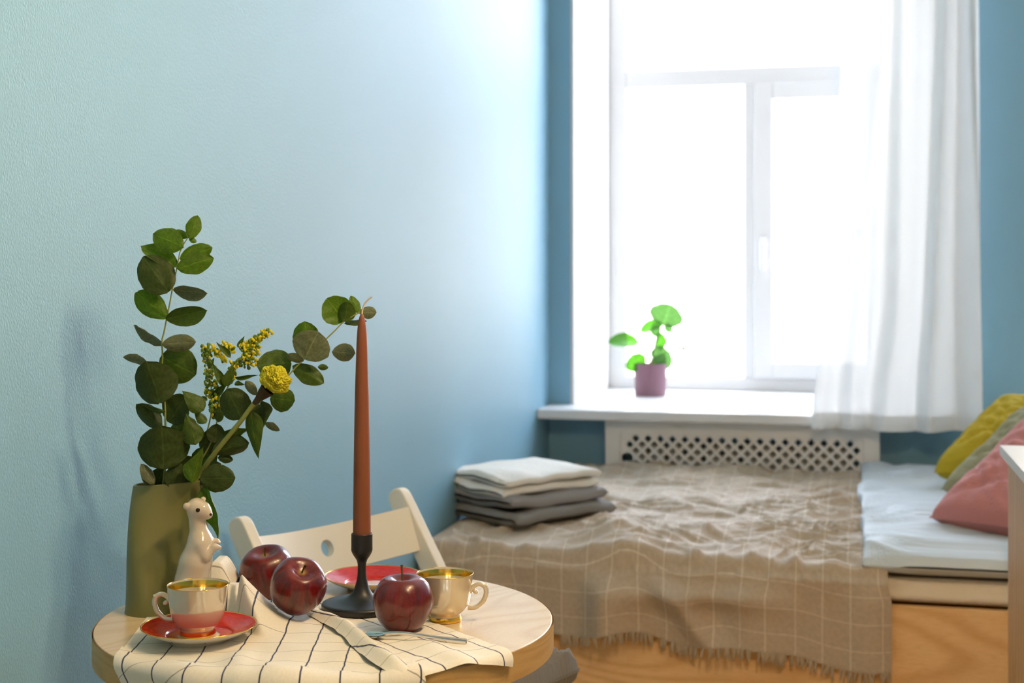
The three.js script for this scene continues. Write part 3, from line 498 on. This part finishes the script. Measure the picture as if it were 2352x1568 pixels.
{ // cockscomb
  const o = branch('cockscomb_flower', 'yellow cockscomb flower with a crinkled round head', CEL, [[147, 305], [131, 288], [113, 264], [78, 223], [48, 183], [33, 152], [12, 60], [6, 14]], k => 40 - 44 * sstep(0.2, 0.8, k), [0.0032, 0.0036, 0.0036, 0.003]);
  const g = new THREE.SphereGeometry(1, 128, 96), p = g.attributes.position, q = V();
  for (let i = 0; i < p.count; i++) {
    q.fromBufferAttribute(p, i); const wob = 0.5 * n3(q.x * 1.6, q.y * 1.6, q.z * 1.6), f = n3(q.x * 3.8 + wob, q.y * 3.8 + wob, q.z * 3.8), worm = 1 - Math.min(1, Math.abs(f) * 3.2), lobes = 0.12 * n3(q.x * 1.5 + 4, q.y * 1.5, q.z * 1.5);
    const r = 0.9 + lobes - 0.25 * worm ** 1.3 + (q.y < -0.5 ? -0.2 * (-0.5 - q.y) : 0); p.setXYZ(i, q.x * r * 0.0245, q.y * r * 0.021, q.z * r * 0.022);
  }
  g.rotateZ(-0.55); g.translate(0.164, 0.325, 0.043); const m = mergeVertices(g, 1e-6); m.deleteAttribute('normal'); m.computeVertexNormals();
  part('flower_head', m, std({ color: rgb(0.6, 0.55, 0.02), roughness: 0.75 }), o, 'crinkled yellow flower head');
  part('calyx', tube([[0.134, 0.291, 0.041], [0.142, 0.3, 0.042], [0.153, 0.311, 0.043]], [0.0035, 0.005, 0.0085, 0.011], 12, 10), std({ color: rgb(0.07, 0.045, 0.015), roughness: 0.9, bumpMap: tiled(softBump, 0.3), bumpScale: 0.003 }), o, 'brown withered base of the flower');
}
function goldenrod(label, leaves, path, z, sprays, seed) {
  const o = branch('goldenrod_stem', label, leaves, path, z, [0.0007, 0.0012, 0.0016]);
  const r = rng(seed), ys = [], gs = [];
  for (const [x0, y0, x1, y1, n, spread, yellow] of sprays) for (let i = 0; i < n * 1.7; i++) {
    const k = r(), x = lerp(x0, x1, k) + (r() - 0.5) * spread, y = lerp(y0, y1, k) + (r() - 0.5) * spread * 0.8, zz = z + (r() - 0.5) * spread * 0.8, s = 1.3 + r() * 1.5;
    const b = new THREE.IcosahedronGeometry(1, 1); b.scale(s * 0.8, s * 1.15, s * 0.8); b.rotateZ(r() * 2 - 1); b.translate(x, y, zz); b.scale(0.001, 0.001, 0.001); (r() < yellow ? ys : gs).push(b);
    if (i % 3 === 0) gs.push(tube([[lerp(x0, x1, k) / 1000, lerp(y0, y1, k) / 1000 - 0.002, z / 1000], [x / 1000, y / 1000, zz / 1000]], [0.0004, 0.0003], 2, 4).toNonIndexed());
  }
  const clean = a => mergeGeometries(a.map(g => { const q = g.index ? g.toNonIndexed() : g; q.deleteAttribute('uv'); return q; }));
  part('floret_cluster', clean(ys), std({ color: rgb(0.62, 0.53, 0.015), roughness: 0.8 }), o, 'tiny yellow florets').userData.kind = 'stuff';
  part('bud_cluster', clean(gs), std({ color: rgb(0.11, 0.19, 0.015), roughness: 0.8 }), o, 'tiny green buds').userData.kind = 'stuff';
}
goldenrod('goldenrod stem with the larger yellow plume leaning towards the cockscomb', GOLD, [[149, 389], [135, 384], [122, 375], [107, 349], [90, 311], [80, 288], [66, 233], [22, 152], [4, 60], [2, 14]], 4, [[148, 390, 112, 366, 85, 12, 0.8], [112, 366, 128, 342, 45, 14, 0.6], [130, 366, 104, 340, 50, 16, 0.55], [86, 372, 98, 362, 26, 9, 0.7], [100, 345, 92, 318, 28, 12, 0.4], [112, 300, 118, 290, 12, 7, 0.3]], 3);
goldenrod('goldenrod stem with the smaller, greener plume between the eucalyptus branches', GOLD2, [[58, 367], [61, 342], [66, 306], [65, 269], [48, 215], [15, 152], [-2, 60], [-4, 14]], 0, [[57, 368, 62, 342, 46, 11, 0.15], [66, 368, 86, 348, 40, 9, 0.75], [64, 338, 66, 300, 62, 16, 0.2], [70, 300, 76, 285, 40, 15, 0.35], [66, 285, 74, 268, 30, 12, 0.15]], 4);

// ------------------------------------------------------------------ ermine figurine
{
  const o = thing('ermine_figurine', 'white glazed porcelain ermine standing upright on the table beside the vase', 'figurine', onTable(-0.176, -0.007, 0.003), TURN);
  const glaze = phys({ color: rgb(0.62, 0.53, 0.4), roughness: 0.16, clearcoat: 1, clearcoatRoughness: 0.05 });
  const bones = [ // x to the side it looks, z to the viewer; metres
    [[-0.006, 0.004, 0, 0.0205], [-0.009, 0.048, 0, 0.0212], 0.01], [[-0.009, 0.048, 0, 0.0212], [-0.004, 0.073, 0, 0.0205], 0.01], [[-0.004, 0.073, 0, 0.0195], [0.003, 0.1, 0, 0.0155], 0.012],
    [[0.003, 0.1, 0, 0.0155], [-0.001, 0.128, 0, 0.0098], 0.012], [[-0.001, 0.128, 0, 0.0095], [-0.002, 0.147, 0.001, 0.0125], 0.008],
    [[-0.002, 0.1475, 0.001, 0.0128], [0.007, 0.145, 0.004, 0.0105], 0.008], [[0.007, 0.145, 0.004, 0.009], [0.0165, 0.139, 0.0065, 0.0042], 0.008],
    [[-0.0115, 0.1515, 0.008, 0.0045], [-0.0135, 0.1515, 0.0095, 0.0052], 0.003], [[0.004, 0.157, -0.008, 0.0035], [0.005, 0.1585, -0.009, 0.0036], 0.003],
    [[0.006, 0.1, 0.012, 0.0068], [0.0135, 0.084, 0.0135, 0.0062], 0.006], [[0.0135, 0.084, 0.0135, 0.0058], [0.025, 0.0965, 0.0105, 0.0045], 0.004], [[0.025, 0.0965, 0.0105, 0.0044], [0.0315, 0.0955, 0.0095, 0.0026], 0.003],
    [[0.006, 0.101, -0.012, 0.0066], [0.014, 0.09, -0.012, 0.0058], 0.006], [[0.014, 0.09, -0.012, 0.0056], [0.0235, 0.101, -0.004, 0.0044], 0.004], [[0.0235, 0.101, -0.004, 0.0044], [0.0275, 0.1005, -0.001, 0.003], 0.003],
    [[-0.014, 0.006, 0.014, 0.0085], [0.004, 0.005, 0.017, 0.006], 0.006], [[-0.014, 0.006, -0.014, 0.0085], [0.004, 0.005, -0.017, 0.006], 0.006],
  ];
  const f = (x, y, z) => { let d = 1; for (const [a, b, k] of bones) d = smin(d, capsule(x, y, z, a, b), k); d = smin(d, capsule(x, y, z, [-0.02, 0.008, 0, 0.008], [-0.034, 0.004, -0.008, 0.004]), 0.006); return Math.max(d, 0.0005 - y); };
  part('body', sdf(f, [0, 0.081, 0], 0.088, 110), glaze, o);
  const ink = std({ color: rgb(0.03, 0.015, 0.01), roughness: 0.25 }), look = (x, y) => { for (let z = 0.03; z > -0.01; z -= 0.0002) if (f(x, y, z) < 0) return z; return 0; };
  const eye = part('eye', new THREE.SphereGeometry(0.0031, 20, 14).scale(1, 0.95, 0.45).rotateY(0.3).translate(0.0033, 0.1475, look(0.0033, 0.1475)), ink, o, 'dark painted eye');
  part('eye', new THREE.SphereGeometry(0.0026, 20, 14).scale(0.45, 0.95, 1).rotateY(-0.5).translate(0.0125, 0.1475, -0.0035), ink, o, 'dark painted eye');
  part('nose', new THREE.SphereGeometry(0.0025, 16, 12).scale(1, 0.75, 1).translate(0.0188, 0.1405, 0.0092), ink, o, 'dark painted nose');
}
// ------------------------------------------------------------------ cups and saucers
const lustre = phys({ color: rgb(0.74, 0.65, 0.5), metalness: 0.4, roughness: 0.1, clearcoat: 1, clearcoatRoughness: 0.02 });
const china = phys({ color: rgb(0.78, 0.72, 0.62), roughness: 0.14, clearcoat: 1, clearcoatRoughness: 0.04 });
const redMap = tex(256, 128, (x, y) => { const k = 14 * n2(x / 14, y / 14) + 8 * n2(x / 4, y / 4) + (n2(x / 5 + 30, y / 5) > 0.55 ? 16 : 0); return [184 + k, 26 + k * 0.8, 3 + k * 0.3]; });
const redGlaze = phys({ map: redMap, roughness: 0.14 });
function makeCup() {
  const o = thing('teacup', '', 'teacup');
  const foot = [[0, 0.003], [0.0185, 0.003], [0.0195, 0], [0.0222, 0], [0.0225, 0.003], [0.0214, 0.0068]], wall = smoothPts([[0.0214, 0.0068], [0.0225, 0.01], [0.029, 0.0165], [0.0335, 0.027], [0.0358, 0.041], [0.0372, 0.054], [0.0385, 0.0635]], 28);
  const inner = smoothPts([[0.0383, 0.0643], [0.0366, 0.056], [0.0348, 0.042], [0.0322, 0.028], [0.0265, 0.0175], [0.016, 0.013], [0, 0.012]], 26);
  part('cup_body', lathe([...foot, ...wall, [0.0386, 0.0642], ...inner], 96), lustre, o, 'pearly cream cup body');
  part('foot_gilding', lathe([[0.0197, 0.0001], [0.02235, -0.0001], [0.0227, 0.003], [0.0216, 0.0069]], 72), M.gold, o, 'gilded foot');
  part('inner_gilding', lathe(smoothPts([[0.03765, 0.0619], [0.0368, 0.0578], [0.0361, 0.0535]], 8), 96), M.gold, o, 'gold band inside the rim');
  part('rim_line', new THREE.TorusGeometry(0.03845, 0.00035, 6, 96).rotateX(Math.PI / 2).translate(0, 0.0643, 0), M.gold, o, 'thin gold line on the rim');
  const h = part('handle', tube([[0.0335, 0.0395, 0], [0.0395, 0.0475, 0], [0.047, 0.0508, 0], [0.0545, 0.0478, 0], [0.0568, 0.0395, 0], [0.0525, 0.028, 0], [0.043, 0.0198, 0], [0.032, 0.0185, 0]], [0.0028, 0.0027, 0.0026, 0.0027, 0.0027, 0.0026, 0.0028], 60, 12, 1.25), lustre, o);
  part('thumb_rest', new THREE.SphereGeometry(1, 14, 10).scale(0.0038, 0.0022, 0.0028).rotateZ(0.5).translate(0.0555, 0.0478, 0), lustre, h);
  part('handle_curl', new THREE.SphereGeometry(1, 14, 10).scale(0.0042, 0.003, 0.003).rotateZ(-0.6).translate(0.0418, 0.0405, 0), lustre, h);
  return o;
}
function makeSaucer() {
  const o = thing('saucer', '', 'saucer');
  const up = smoothPts([[0.0725, 0.0195], [0.064, 0.0158], [0.053, 0.0118], [0.0435, 0.0086], [0.0395, 0.0058], [0.026, 0.0052]], 22);
  part('saucer_body', lathe([[0, 0.003], [0.036, 0.003], [0.0372, 0], [0.0392, 0], [0.0402, 0.0035], [0.052, 0.0075], [0.065, 0.0135], [0.0724, 0.0188], ...up, [0.024, 0.0056], [0, 0.0056]], 112), china, o, 'cream china');
  part('red_glaze', lathe(up.slice(1).map(([r, y]) => [r, y + 0.00035]), 112), redGlaze, o, 'glossy red glaze');
  part('gold_rim', new THREE.TorusGeometry(0.0726, 0.0006, 6, 112).rotateX(Math.PI / 2).translate(0, 0.0194, 0), M.gold, o, 'thin gold line round the edge');
  return o;
}
{
  const put = (o, p, turn, label, group) => { o.position.set(...p); o.rotation.y = turn; o.userData.label = label; o.userData.group = group; };
  const c1 = makeCup(), c2 = c1.clone(); c2.name = numbered('teacup'); c2.userData = { ...c1.userData }; scene.add(c2);
  const s1 = makeSaucer(), s2 = s1.clone(); s2.name = numbered('saucer'); s2.userData = { ...s1.userData }; scene.add(s2);
  put(s1, onTable(-0.146, -0.135, 0.004), TURN, 'red glazed saucer under the teacup', 'saucers on the round table'); put(c1, onTable(-0.148, -0.134, 0.0098), TURN + Math.PI - 0.1, 'pearly gold-rimmed teacup standing on the red saucer', 'teacups on the round table');
  put(s2, onTable(0.045, 0.178, 0.0005), TURN + 2, 'empty red glazed saucer behind the candlestick', 'saucers on the round table'); put(c2, onTable(0.162, -0.02, 0.0005), TURN - 0.15, 'pearly gold-rimmed teacup without a saucer beside the apple', 'teacups on the round table');
}
// ------------------------------------------------------------------ candlestick and candle
{
  const at = onTable(0.044, 0.028, 0.005);
  const o = thing('candlestick', 'matte black metal candlestick with a flat round base', 'candlestick', at, TURN);
  const stem = smoothPts([[0.052, 0.0098], [0.034, 0.0122], [0.019, 0.0175], [0.011, 0.0275], [0.0068, 0.043], [0.0058, 0.058], [0.0072, 0.067], [0.0118, 0.0745], [0.0146, 0.0805], [0.0148, 0.086]], 60);
  part('stand', lathe([[0, 0], [0.054, 0], [0.0558, 0.0015], [0.056, 0.0065], [0.0548, 0.0088], ...stem, [0.0148, 0.1035], [0.0142, 0.105], [0.0134, 0.1045], [0.0132, 0.088], [0, 0.088]], 96), M.black, o);
  const c = thing('candle', 'tall terracotta taper candle, unlit, in the black candlestick', 'candle', at, TURN);
  part('wax', lathe(smoothPts([[0.0124, 0.0885], [0.0122, 0.13], [0.0114, 0.2], [0.0101, 0.28], [0.0083, 0.345], [0.0066, 0.385], [0.0042, 0.4025], [0.0019, 0.4095], [0, 0.4105]], 70), 48), phys({ color: rgb(0.22, 0.062, 0.022), roughness: 0.5 }), c);
  part('wick', tube([[0, 0.408, 0], [0.001, 0.4165, 0], [0.005, 0.426, 0], [0.0125, 0.433, 0.001], [0.0145, 0.4335, 0.001]], [0.0013, 0.0012, 0.0011], 20, 7), std({ color: rgb(0.6, 0.5, 0.36), roughness: 0.9 }), c, 'bent cream wick');
}
// ------------------------------------------------------------------ apples
const appleMap = tex(512, 256, (x, y) => {
  const u = x / 512, v = y / 256, s = (a, b) => lerp(n2(a, b), n2(a - 40, b), sstep(0.8, 1, u));
  const streak = s(u * 40, v * 2.2) * 0.5 + s(u * 16 + 7, v * 1.4) * 0.5, patch = sstep(0.25, 0.75, s(u * 2.2 + 2, v * 1.2 + 5) + 0.2 * streak);
  let c = mix3([122, 9, 11], [54, 3, 6], clamp(0.45 + 0.45 * streak)); c = mix3(c, [168, 50, 16], patch * 0.5 * clamp(0.5 + streak));
  c = mix3(c, [150, 120, 44], sstep(0.93, 0.985, v + 0.012 * streak)); c = mix3(c, [132, 96, 40], sstep(0.045, 0.0, v));
  if (n2(x / 1.9, y / 1.9 + 50) > 0.83) c = mix3(c, [196, 140, 104], 0.55); return c;
});
const appleSkin = phys({ map: appleMap, roughness: 0.3, clearcoat: 0.5, clearcoatRoughness: 0.05 });
function appleGeo(seed, R) {
  return mergeVertices(grid(72, 56, (a, b) => {
    const p = (1 - b) * Math.PI, w = a * Math.PI * 2, sp = Math.sin(p), cp = Math.cos(p), lob = 1 + 0.018 * Math.cos(5 * w + seed) * (0.4 + 0.6 * sstep(0.2, -1, cp)) + 0.02 * n2(Math.cos(w) + seed, Math.sin(w) + cp);
    const r = R * sp ** 0.94 * (0.985 + 0.13 * cp) * lob * 1.03, dipT = 0.36 * Math.exp(-((p / 0.34) ** 2)), dipB = 0.2 * Math.exp(-(((Math.PI - p) / 0.42) ** 2));
    return [r * Math.cos(w), R * (cp * 1.06 - dipT + dipB + 0.02 * Math.cos(5 * w + seed) * sstep(0.4, 1, sp) * (p < 1.2 ? 1 : 0)), r * Math.sin(w)];
  }), 1e-7);
}
function apple(label, at, R, tilt, seed, stem) {
  const o = thing('apple', label, 'apple', at, TURN, 'apples on the table'), g = appleGeo(seed, R); g.computeVertexNormals();
  const m = part('flesh', g, appleSkin, o); m.rotation.set(tilt[0], tilt[1], tilt[2]);
  m.updateMatrix(); const bb = new THREE.Box3().setFromBufferAttribute(g.clone().applyMatrix4(m.matrix).attributes.position); m.position.y = -bb.min.y;
  part('stem', tube([[0, R * 0.72, 0], [0.0005, R * 0.72 + stem * 0.5, 0], [stem * 0.12, R * 0.72 + stem, 0.001]], [0.0012, 0.0011, 0.0018], 10, 7), std({ color: rgb(0.09, 0.055, 0.02), roughness: 0.8 }), m, 'thin brown stem');
}
apple('dark red apple with its stalk upright, beside the teacup without a saucer', onTable(0.11, -0.087, 0.004), 0.0385, [0.04, 2.2, -0.03], 1.3, 0.0225);
apple('dark red apple tipped to show its stalk hollow, in front of another', onTable(-0.036, -0.034, 0.011), 0.0372, [0.62, 0.4, -0.32], 3.6, 0.012);
apple('dark red apple half hidden behind the tipped apple', onTable(-0.098, 0.09, 0.004), 0.0382, [0.16, 1.0, 0.16], 6.2, 0.012);
// ------------------------------------------------------------------ spoon
{
  const o = thing('teaspoon', 'small shiny steel teaspoon lying on the towel', 'spoon', onTable(0.07, -0.131, 0.004), TURN - 0.2);
  const bowl = (off) => grid(24, 30, (a, b) => { const t = b * 2 - 1, w = 0.0142 * Math.sqrt(Math.max(0, 1 - t * t)) * (1 - 0.12 * t), z = (a * 2 - 1) * w, x = t * 0.0235, e = Math.max(0, 1 - t * t - (a * 2 - 1) ** 2 * (1 - t * t)); return [x, 0.0062 + 0.001 * t - 0.0052 * e ** 0.75 - off, z]; });
  part('bowl', mergeGeometries([bowl(0), bowl(0.0008)]), std({ color: rgb(0.72, 0.7, 0.68), metalness: 1, roughness: 0.12, side: THREE.DoubleSide }), o);
  part('handle', tube([[0.0195, 0.0068, 0], [0.03, 0.0085, 0], [0.046, 0.0095, 0], [0.07, 0.0075, 0], [0.1, 0.0042, 0], [0.128, 0.0025, 0]], [0.0016, 0.0014, 0.0014, 0.0018, 0.0024, 0.0026], 40, 10, 1.7), M.steel, o);
}
renderer.render(scene, camera);
